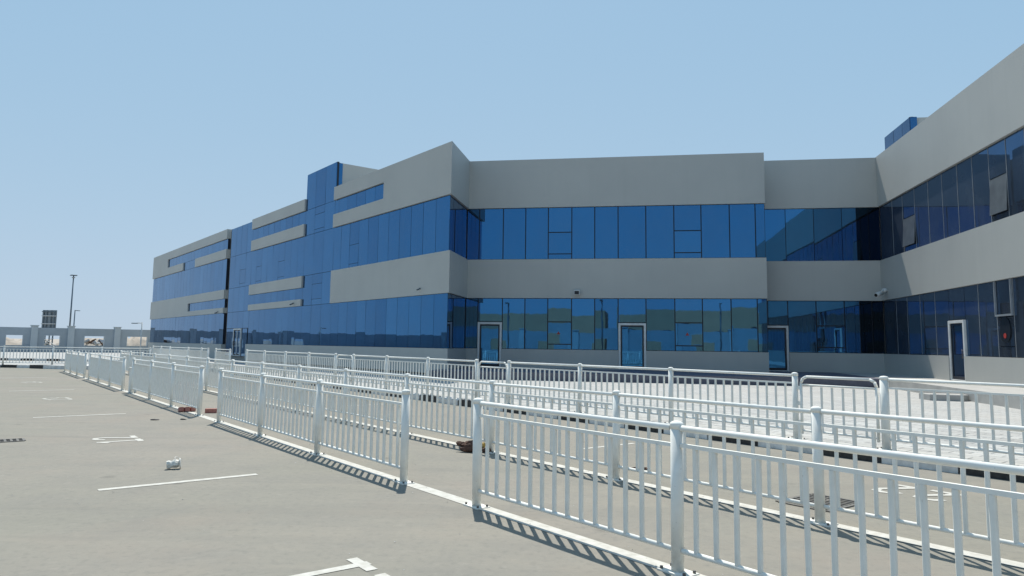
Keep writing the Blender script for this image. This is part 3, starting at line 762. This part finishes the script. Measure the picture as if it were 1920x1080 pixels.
def gate(label, s0, s1, bent=True):
    a, b = rw(s0, 6.66), rw(s1, 6.66)
    t = thing('metal_gate', label, 'gate', (a.x, a.y, PZ), 0, 'gates in the kerb fence')
    d = (b - a); ln = d.length; d.normalize(); up = Vector((0, 0, 1))
    s, e = 0.11, ln - 0.11
    bm = bmesh.new(); r = 0.022
    pts = [d * s + up * 0.10, d * s + up * (ZT - 0.12), d * (s + 0.03) + up * (ZT - 0.045), d * (s + 0.10) + up * (ZT - 0.01),
           d * (e - 0.10) + up * (ZT - 0.01), d * (e - 0.03) + up * (ZT - 0.045), d * e + up * (ZT - 0.12), d * e + up * 0.10]
    for p, q in zip(pts, pts[1:]): add_tube(bm, p, q, r, 10)
    mesh_obj('gate_frame', bm_done(bm, 'gate_frame', 'white_metal'), t)
    for zz, nm in ((ZM - 0.02, 'middle_rail'), (ZB, 'bottom_rail')):
        bm = bmesh.new(); add_tube(bm, d * s + up * zz, d * e + up * zz, 0.016, 8); mesh_obj(nm, bm_done(bm, nm, 'white_metal'), t)
    n = 7
    for k in range(1, n):
        q = mesh_obj('baluster', BAL, t, d * (s + (e - s) * k / n) + up * (ZB + 0.01)); q.scale = (1, 1, 0.96)
    for zz in (0.25, 0.55, 0.8):
        bm = bmesh.new(); add_box(bm, d * (s - 0.075) + up * zz - W * 0.012, d * 0.06, W * 0.024, up * 0.06); mesh_obj('hinge', bm_done(bm, 'hinge', 'white_metal'), t)
gate('white gate with bent tube corners in the kerb fence, at right', 0.47, -0.96)
gate('white gate before the left front door of the building', 8.15, 9.57)
gate('white gate before the left grey base wall, farthest of the gates', 17.06, 18.54)

# white bollard box by the second gap
t = thing('white_box_pillar', 'white waist-high box pillar in the second gap of the parking fence', 'pillar', rw(18.75, 0.12))
bm = bmesh.new(); add_abox(bm, (0, 0, 0.37), (0.2, 0.2, 0.74), rot=Matrix.Rotation(ang_u, 3, 'Z')); bmesh.ops.bevel(bm, geom=bm.edges[:], offset=0.01, segments=1, affect='EDGES')
mesh_obj('pillar_body', bm_done(bm, 'pillar_body', 'white_metal'), t)
bm = bmesh.new(); add_abox(bm, (0, 0, 0.755), (0.24, 0.24, 0.025), rot=Matrix.Rotation(ang_u, 3, 'Z')); mesh_obj('pillar_cap', bm_done(bm, 'pillar_cap', 'white_metal'), t)

# ------------------------------------------------------------------ drains
def drain(label, c, L, w, ang, bars, rows, dark_gap=True):
    t = thing('drain_grate', label, 'drain', (c.x, c.y, 0), ang)
    bm = bmesh.new(); bm.faces.new([bm.verts.new(p) for p in ((-L / 2, -w / 2, 0.003), (L / 2, -w / 2, 0.003), (L / 2, w / 2, 0.003), (-L / 2, w / 2, 0.003))])
    mesh_obj('drain_pit', bm_done(bm, 'drain_pit', 'void'), t)
    bm = bmesh.new()
    for a in (-1, 1): add_box(bm, (-L / 2, a * w / 2 - 0.02, 0.0), (L, 0, 0), (0, 0.04, 0), (0, 0, 0.012)); 
    for a in (-1, 1): add_box(bm, (a * (L / 2) - 0.02, -w / 2 + 0.02, 0), (0.04, 0, 0), (0, w - 0.04, 0), (0, 0, 0.012))
    for r in range(1, rows): add_box(bm, (-L / 2 + 0.02, -w / 2 + w * r / rows - 0.011, 0), (L - 0.04, 0, 0), (0, 0.022, 0), (0, 0, 0.011))
    mesh_obj('grate_frame', bm_done(bm, 'grate_frame', 'iron'), t)
    for k in range(1, bars):
        bm = bmesh.new(); add_box(bm, (-L / 2 + L * k / bars - 0.4 * L / bars / 2, -w / 2 + 0.02, 0), (0.4 * L / bars, 0, 0), (0, w - 0.04, 0), (0, 0, 0.0105))
        mesh_obj('grate_bar', bm_done(bm, 'grate_bar', 'iron'), t)
drain('dark slotted drain grate in the asphalt at the left edge', rw(7.95, -3.85), 1.15, 0.32, math.atan2(W.y, W.x), 14, 2)
drain('square drain grate between the white fence rows at right', rw(-1.9, 3.12), 0.70, 0.56, math.atan2(W.y, W.x), 9, 2)

# ------------------------------------------------------------------ litter
bm0 = bmesh.new(); add_abox(bm0, (0, 0, 0), (0.2, 0.1, 0.065)); bmesh.ops.bevel(bm0, geom=bm0.edges[:], offset=0.006, segments=1, affect='EDGES')
BRICK = bm_done(bm0, 'paving_brick', 'brick_red')
for k, (lab) in enumerate(('red brick at the far end of the row of three by the fence', 'red brick in the middle of the row of three by the fence', 'red brick nearest the post in the row of three')):
    o = mesh_obj('red_brick', BRICK, None, rw(11.62 - 0.0 - k * 0.03, -0.10 + k * 0.115, 0.052)); 
    o.rotation_euler = (R(90), R(8), math.atan2(U.y, U.x) + R(4) * (k - 1)); o.scale = (1, 1.0, 1.4)
    setp(o, lab, 'brick', 'loose red bricks')
o = mesh_obj('red_brick', BRICK, None, rw(11.02, 0.40, 0.05)); o.rotation_euler = (R(90), 0, R(8)); o.scale = (1.25, 0.95, 1.5)
setp(o, 'single red brick lying on the white strip in the fence gap', 'brick', 'loose red bricks')

t = thing('crushed_container', 'crushed white plastic container on the asphalt near the bay line', 'litter', rw(3.87, -1.95))
bm = bmesh.new()
a, b = Vector((-0.07, -0.02, 0.055)), Vector((0.06, 0.03, 0.07))
d = (b - a).normalized(); x = d.orthogonal().normalized(); y = d.cross(x); rings = []
for k in range(6):
    c = a.lerp(b, k / 5); rr = 0.05 * (1 + 0.12 * math.sin(k * 2.1))
    rings.append([bm.verts.new(c + rr * (math.cos(q * math.pi / 6) * x * random.uniform(0.75, 1.1) + math.sin(q * math.pi / 6) * y * random.uniform(0.75, 1.1))) for q in range(12)])
for k in range(5):
    for q in range(12): bm.faces.new((rings[k][q], rings[k][(q + 1) % 12], rings[k + 1][(q + 1) % 12], rings[k + 1][q]))
bm.faces.new(rings[0]); 
mesh_obj('container_body', bm_done(bm, 'container_body', 'paper_white'), t)
bm = bmesh.new(); add_tube(bm, b + d * 0.008, b + d * 0.022, 0.062, 12); mesh_obj('rim', bm_done(bm, 'rim', 'paper_white'), t)
bm = bmesh.new()
pr = None
for k in range(9):
    an = math.pi * k / 8; p = b + d * 0.01 + Vector((-0.02 * math.sin(an) * 3, 0.065 * math.cos(an), 0.02 + 0.055 * math.sin(an)))
    if pr is not None: add_tube(bm, pr, p, 0.004, 5)
    pr = p
mesh_obj('handle', bm_done(bm, 'handle', 'paper_white'), t)

def crumple(name, label, cat, loc, size, parts, seed):
    rnd = random.Random(seed); t = thing(name, label, cat, loc)
    for pn, mat, off, sc, flat in parts:
        bm = bmesh.new(); bmesh.ops.create_icosphere(bm, subdivisions=3, radius=1)
        k = [Vector((rnd.gauss(0, 1), rnd.gauss(0, 1), rnd.gauss(0, 1))).normalized() for _ in range(16)]
        amp = [rnd.uniform(-0.35, 0.35) for _ in k]
        for v in bm.verts:
            n = v.co.normalized(); f = 1 + rnd.uniform(-0.16, 0.16) + sum(am * max(0, n.dot(q) - 0.6) * 2.2 for am, q in zip(amp, k)) + rnd.uniform(-0.07, 0.07)
            v.co = Vector((n.x * sc[0], n.y * sc[1], n.z * sc[2])) * f * size + Vector(off)
            if v.co.z < 0.004: v.co.z = 0.004 + 0.1 * (v.co.z - 0.004) * 0
        mesh_obj(pn, bm_done(bm, pn, mat), t)
    return t
crumple('scrap_heap', 'crumpled brown scrap heap behind the near fence gap', 'litter', rw(3.02, 2.04), 0.085,
        [('crumpled_sheet', 'rust_brown', (-0.02, 0.0, 0.09), (1.5, 0.8, 0.75), 0), ('bent_strip', 'rust_brown', (-0.14, 0.03, 0.11), (0.9, 0.35, 0.42), 0),
         ('card_piece', 'yellow_card', (0.17, 0.02, 0.09), (0.42, 0.5, 0.62), 0), ('dark_rag', 'rust_brown', (0.22, -0.06, 0.04), (0.8, 0.5, 0.45), 0)], 3)
crumple('flat_scrap', 'small flat brown scrap lying on the asphalt between the fences', 'litter', rw(0.56, 3.04), 0.10,
        [('scrap_piece', 'rust_brown', (0, 0, 0.015), (1.3, 0.5, 0.18), 0)], 5)
crumple('dark_pebble', 'dark flat stone on the asphalt left of the bricks', 'stone', rw(10.05, -0.95), 0.055, [('stone_body', 'black_paint', (0, 0, 0.01), (1.4, 0.7, 0.3), 0)], 8)
crumple('dark_pebble', 'dark flat stone on the asphalt just below the single brick', 'stone', rw(9.85, -0.45), 0.055, [('stone_body', 'black_paint', (0, 0, 0.01), (1.3, 0.7, 0.3), 0)], 9)
# brown barrel just inside the right edge of the frame, behind the kerb fence
t = thing('brown_barrel', 'dark brown barrel cut by the right edge of the frame', 'barrel', (8.42, 11.45, PZ))
bm = bmesh.new(); add_lathe(bm, [(0.20, 0), (0.22, 0.12), (0.22, 0.42), (0.19, 0.5), (0.15, 0.53)], 18); mesh_obj('barrel_body', bm_done(bm, 'barrel_body', 'brown_plastic'), t)
bm = bmesh.new(); add_lathe(bm, [(0.226, 0.25), (0.232, 0.265), (0.226, 0.28)], 18); mesh_obj('barrel_hoop', bm_done(bm, 'barrel_hoop', 'iron'), t)
# grit
bm = bmesh.new()
for k in range(900):
    s = random.uniform(-3, 16); w = random.choice([random.gauss(0.2, 0.35), random.uniform(-4, 6), random.gauss(2.4, 0.3)])
    c = rw(s, w, 0.004); r = random.uniform(0.003, 0.011)
    vs = [bm.verts.new(c + Vector((random.uniform(-r, r), random.uniform(-r, r), random.uniform(0, r)))) for _ in range(4)]
    for f in ((0, 1, 2), (0, 1, 3), (1, 2, 3), (0, 2, 3)): bm.faces.new([vs[i] for i in f])
o = mesh_obj('grit', bm_done(bm, 'grit', 'concrete')); setp(o, 'loose grit scattered over the asphalt', None, None, 'stuff')

# ------------------------------------------------------------------ boundary wall and what stands beyond it
W0 = Vector((-57, 79, 0)); DW = Vector((0.7546, 0.6562, 0)); NW = Vector((-0.6562, 0.7546, 0))
def boundary(label, w0, dw, nw, L0, L1, top, openings, piers, mat='plaster_grey', z0=-0.2, group='boundary walls'):
    t = thing('boundary_wall', label, 'wall', (w0.x, w0.y, 0), 0, group)
    bm = bmesh.new(); up = Vector((0, 0, 1)); T = nw * 0.22
    xs = L0
    for a, b, c0, c1 in sorted(openings):
        add_box(bm, dw * xs + up * z0, dw * (a - xs), T, up * (top - z0))
        add_box(bm, dw * a + up * z0, dw * (b - a), T, up * (c0 - z0)); add_box(bm, dw * a + up * c1, dw * (b - a), T, up * (top - c1))
        xs = b
    add_box(bm, dw * xs + up * z0, dw * (L1 - xs), T, up * (top - z0))
    mesh_obj('wall_panel', bm_done(bm, 'wall_panel', mat), t)
    for a, b, c0, c1 in openings:
        bm = bmesh.new()
        for x0, x1, y0, y1 in ((a - 0.05, a + 0.03, c0, c1), (b - 0.03, b + 0.05, c0, c1), (a - 0.05, b + 0.05, c1, c1 + 0.06), (a - 0.05, b + 0.05, c0 - 0.06, c0)):
            add_box(bm, dw * x0 + up * y0 - nw * 0.03, dw * (x1 - x0), nw * 0.28, up * (y1 - y0))
        mesh_obj('opening_frame', bm_done(bm, 'opening_frame', 'pier_grey'), t)
    for p in piers:
        bm = bmesh.new(); add_box(bm, dw * (p - 0.33) - nw * 0.2 + up * z0, dw * 0.66, nw * 0.62, up * (top + 0.2 - z0)); add_box(bm, dw * (p - 0.40) - nw * 0.27 + up * (top + 0.2), dw * 0.8, nw * 0.76, up * 0.08)
        mesh_obj('pier', bm_done(bm, 'pier', 'pier_grey'), t)
    return t
boundary('grey boundary wall with square openings beyond the parking lot', W0, DW, NW, -30, 60, 2.86,
         [(a, b, 0.86, 1.97) for a, b in ((-7.6, -6.0), (-3.4, -1.8), (1.02, 2.62), (4.65, 6.2), (8.65, 10.75), (13.2, 15.5))],
         [-9.3, -4.6, -0.2, 3.65, 7.25, 12.1, 16.9, 21.7, 26.5, 31.3], z0=-0.2)
# sand banks and rubble seen through the openings
def mound(c, rx, ry, h, seed, name='sand_bank'):
    rnd = random.Random(seed); bm = bmesh.new(); N = 20; grid = []
    for i in range(N + 1):
        row = []
        for j in range(N + 1):
            x, y = 2 * i / N - 1, 2 * j / N - 1; q = max(0, 1 - x * x - y * y)
            row.append(bm.verts.new((x * rx, y * ry, h * q ** 0.8 * (1 + rnd.uniform(-0.22, 0.22)) - 0.05)))
        grid.append(row)
    for i in range(N):
        for j in range(N): bm.faces.new((grid[i][j], grid[i + 1][j], grid[i + 1][j + 1], grid[i][j + 1]))
    o = mesh_obj(name, bm_done(bm, name, 'sand', True), None, (c.x, c.y, 0)); o.rotation_euler = (0, 0, math.atan2(DW.y, DW.x)); return o
for k, (l, off, rx, h) in enumerate(((1.5, 6, 4, 1.5), (10.5, 7, 5, 1.6), (15.5, 5, 4, 1.9), (-5, 8, 5, 1.7))):
    setp(mound(W0 + DW * l + NW * off, rx, 3, h, k), kind='structure')
rnd = random.Random(4)
t = thing('rubble_heap', 'heap of broken boards and rubble seen through the wall opening', 'rubble', W0 + DW * 5.6 + NW * 3)
for k in range(16):
    bm = bmesh.new(); add_abox(bm, (0, 0, 0), (rnd.uniform(0.8, 2.4), rnd.uniform(0.1, 0.3), rnd.uniform(0.05, 0.12)))
    o = mesh_obj('board', bm_done(bm, 'board', rnd.choice(['dark_steel', 'concrete', 'lamp_white'])), t, (rnd.uniform(-1.4, 1.4), rnd.uniform(-0.8, 0.8), rnd.uniform(0.3, 1.6)))
    o.rotation_euler = (rnd.uniform(-1, 1), rnd.uniform(-0.7, 0.7), rnd.uniform(0, 3))
t = thing('rubble_heap', 'heap of pale boards and stones seen through the third wall opening', 'rubble', W0 + DW * 10.4 + NW * 3)
for k in range(16):
    bm = bmesh.new(); add_abox(bm, (0, 0, 0), (rnd.uniform(0.3, 1.4), rnd.uniform(0.1, 0.5), rnd.uniform(0.05, 0.3)))
    o = mesh_obj('board', bm_done(bm, 'board', rnd.choice(['concrete', 'concrete', 'lamp_white', 'grey_steel', 'rust_brown'])), t, (rnd.uniform(-1.4, 1.4), rnd.uniform(-0.8, 0.8), rnd.uniform(0.3, 1.4)))
    o.rotation_euler = (rnd.uniform(-1, 1), rnd.uniform(-0.7, 0.7), rnd.uniform(0, 3))

def high_mast(loc, h, label):
    t = thing('light_mast', label, 'light pole', loc)
    bm = bmesh.new(); add_tube(bm, (0, 0, 0), (0, 0, h), 0.15, 12, 0.09); mesh_obj('pole', bm_done(bm, 'pole', 'dark_steel'), t)
    bm = bmesh.new(); add_lathe(bm, [(0.10, h - 0.45), (0.26, h - 0.42), (0.26, h - 0.3), (0.09, h - 0.25)], 12); mesh_obj('collar', bm_done(bm, 'collar', 'grey_steel'), t)
    bm = bmesh.new()
    for k in range(4):
        a = k * math.pi / 2; add_abox(bm, (0.3 * math.cos(a), 0.3 * math.sin(a), h + 0.02), (0.5, 0.28, 0.14), rot=Matrix.Rotation(a, 3, 'Z'))
    mesh_obj('lamp_head', bm_done(bm, 'lamp_head', 'dark_steel'), t)
high_mast(Vector((-74.12, 120, 0)), 12.3, 'tall dark floodlight mast beyond the boundary wall at left')

def street_lamp(loc, h, arm, label, thick=0.06, group=None, mat='grey_steel'):
    t = thing('street_lamp', label, 'street lamp', loc, 0, group)
    bm = bmesh.new(); add_tube(bm, (0, 0, 0), (0, 0, h), thick, 10, thick * 0.8); mesh_obj('pole', bm_done(bm, 'pole', mat), t)
    bm = bmesh.new(); add_lathe(bm, [(thick * 2.2, 0), (thick * 2.2, 0.05), (thick * 1.2, 0.08)], 10); mesh_obj('pole_base', bm_done(bm, 'pole_base', mat), t)
    a = Vector(arm); bm = bmesh.new(); add_tube(bm, (0, 0, h - 0.05), a * 0.5 + Vector((0, 0, h - 0.06)), thick * 0.6, 8); mesh_obj('arm', bm_done(bm, 'arm', mat), t)
    bm = bmesh.new(); an = math.atan2(a.y, a.x); add_abox(bm, a * 0.75 + Vector((0, 0, h - 0.08)), (a.length * 0.6, thick * 3.6, thick * 1.1), rot=Matrix.Rotation(an, 3, 'Z')); bmesh.ops.bevel(bm, geom=bm.edges[:], offset=thick * 0.3, segments=1, affect='EDGES')
    mesh_obj('lamp_head', bm_done(bm, 'lamp_head', 'dark_steel'), t)
    return t
street_lamp(Vector((-61.2, 100, 0)), 5.65, Vector((0.62, 0.05, 0.0)), 'dark street lamp behind the wall beside the tall mast', 0.085, mat='dark_steel')
street_lamp(Vector((-26.88, 52, PZ)), 2.74, Vector((-0.66, -0.1, 0)), 'short pale lamp post with an arm, left of the far block', 0.055, mat='lamp_white')

# billboard seen from behind
t = thing('billboard', 'grey billboard frame seen from behind above the boundary wall', 'billboard', Vector((-76.3, 118, 0)))
bm = bmesh.new(); add_box(bm, (-1.25, 0, 2.6), (2.3, 0.1, 0), (0, 0.06, 0), (0, 0, 3.72)); mesh_obj('sign_panel', bm_done(bm, 'sign_panel', 'sign_back'), t)
for x in (-1.05, -0.55, 0.15, 0.7):
    bm = bmesh.new(); add_box(bm, (x, -0.15, 0), (0.16, 0, 0), (0, 0.13, 0), (0, 0, 6.3)); mesh_obj('upright', bm_done(bm, 'upright', 'dark_steel'), t)
for z in (3.3, 4.0, 5.3, 6.0):
    bm = bmesh.new(); add_box(bm, (-1.25, -0.24, z), (2.3, 0.1, 0), (0, 0.08, 0), (0, 0, 0.12)); mesh_obj('crossbar', bm_done(bm, 'crossbar', 'lamp_white' if z in (4.0, 5.3) else 'dark_steel'), t)

# ------------------------------------------------------------------ surroundings behind the camera (seen mirrored in the glass)
bw0 = Vector((-62, -4, 0)); bdw = Vector((0.985, -0.17, 0)).normalized(); bnw = Vector((bdw.y, -bdw.x, 0))
boundary('grey boundary wall across the parking lot, mirrored in the front glass', bw0, bdw, bnw, 0, 130, 3.5,
         [(k * 6.0 + 1.9, k * 6.0 + 4.1, 1.0, 2.3) for k in range(1, 20)], [k * 6.0 for k in range(0, 21)])
for k, (x, y, sx, sy, h) in enumerate(((-46, -34, 20, 12, 5.4), (-22, -39, 24, 12, 5.9), (3, -40, 22, 12, 6.2), (27, -45, 24, 14, 6.4), (52, -46, 20, 12, 5.6), (-92, -6, 14, 18, 6.0), (-100, 26, 14, 22, 6.6))):
    t = thing('tan_house', ('tan flat roofed house mirrored in the glass, ' + ('first', 'second', 'third', 'fourth', 'fifth', 'sixth', 'seventh')[k] + ' along the street'), 'house', (x, y, 0), R(-9), 'tan houses mirrored in the glass')
    bm = bmesh.new(); add_abox(bm, (0, 0, h / 2), (sx, sy, h)); mesh_obj('wall', bm_done(bm, 'wall', 'tan_wall'), t)
    bm = bmesh.new()
    for a in (-1, 1): add_box(bm, (-sx / 2 - 0.002, a * (sy / 2 - 0.148) - 0.15, h), (sx + 0.004, 0, 0), (0, 0.3, 0), (0, 0, 0.7))
    for a in (-1, 1): add_box(bm, (a * (sx / 2 - 0.148) - 0.15, -sy / 2 + 0.31, h), (0.3, 0, 0), (0, sy - 0.62, 0), (0, 0, 0.7))
    mesh_obj('parapet', bm_done(bm, 'parapet', 'tan_wall'), t)
    for fl in (3.3,):
        for q in range(int(sx // 4)):
            xx = -sx / 2 + 2 + q * 4 + (0.9 if q % 3 == 1 else 0)
            bm = bmesh.new(); add_box(bm, (xx - 0.6, sy / 2 - 0.02, fl), (0.9, 0, 0), (0, 0.06, 0), (0, 0, 0.7)); mesh_obj('window', bm_done(bm, 'window', 'dark_frame'), t)
lw0 = Vector((-79.4, 59.2, 0)); lw1 = Vector((-62.2, -4.2, 0)); ld = (lw1 - lw0).normalized(); ln_ = Vector((-ld.y, ld.x, 0)); ln_ = ln_ if ln_.x < 0 else -ln_
boundary('grey boundary wall closing the parking lot on its left, mirrored in the long facade', lw0, ld, ln_, 0, (lw1 - lw0).length, 3.1,
         [(k * 6.0 + 1.9, k * 6.0 + 4.1, 0.9, 2.1) for k in range(0, 10)], [k * 6.0 for k in range(0, 11)])
for k, (x, y) in enumerate(((-52, 40), (-57, 22), (-48, 12), (-60, 50), (-44, 28))):
    street_lamp(Vector((x, y, 0)), 6.4, Vector((0.9, 0.5, 0)), 'tall street lamp mirrored in the long left facade, ' + ('first', 'second', 'third', 'fourth', 'fifth')[k] + ' of five', 0.09, 'street lamps mirrored in the glass', 'dark_steel')
for k, (x, y, h) in enumerate(((-86, 40, 4.5), (-84, 14, 5.2), (-80, -4, 4.0), (-92, 52, 5.0), (-84, 30, 3.6))):
    rnd = random.Random(50 + k)
    t = thing('ghaf_tree', 'low dark tree behind the left boundary wall, mirrored in the glass, ' + ('first', 'second', 'third', 'fourth', 'fifth')[k] + ' of five', 'tree', (x, y, 0), 0, 'trees mirrored in the glass')
    bm = bmesh.new(); add_tube(bm, (0, 0, 0), (0.2, 0.1, h * 0.55), 0.16, 8, 0.09)
    for q in range(5):
        a = q * 1.3; add_tube(bm, (0.15, 0.08, h * 0.4), (1.3 * math.cos(a), 1.3 * math.sin(a), h * (0.7 + 0.05 * q)), 0.07, 6, 0.03)
    mesh_obj('trunk', bm_done(bm, 'trunk', 'bark'), t)
    bm = bmesh.new()
    for q in range(900):
        cl = rnd.randrange(9); ca = cl * 0.7; cc = Vector((1.3 * math.cos(ca) * (0.5 + 0.5 * (cl % 2)), 1.3 * math.sin(ca) * (0.5 + 0.5 * (cl % 3) / 2), h * (0.62 + 0.04 * cl)))
        p = cc + Vector((rnd.gauss(0, 0.5), rnd.gauss(0, 0.5), rnd.gauss(0, 0.38))); e1 = Vector((rnd.gauss(0, 1), rnd.gauss(0, 1), rnd.gauss(0, 1))).normalized() * 0.11; e2 = e1.orthogonal().normalized() * 0.07
        bm.faces.new([bm.verts.new(p + v) for v in (e1, e2, -e1, -e2)])
    mesh_obj('crown', bm_done(bm, 'crown', 'leaf'), t)
for k, (x, y) in enumerate(((-34, 4), (-24, -2), (-14, -5), (-4, -7), (8, -10), (20, -11), (-44, 14), (32, -12))):
    street_lamp(Vector((x, y, 0)), 6.4, Vector((0.1, 1.1, 0)), 'tall street lamp mirrored in the glass, ' + ('first', 'second', 'third', 'fourth', 'fifth', 'sixth', 'seventh', 'eighth')[k] + ' from the left lamp', 0.09, 'street lamps mirrored in the glass', 'dark_steel')
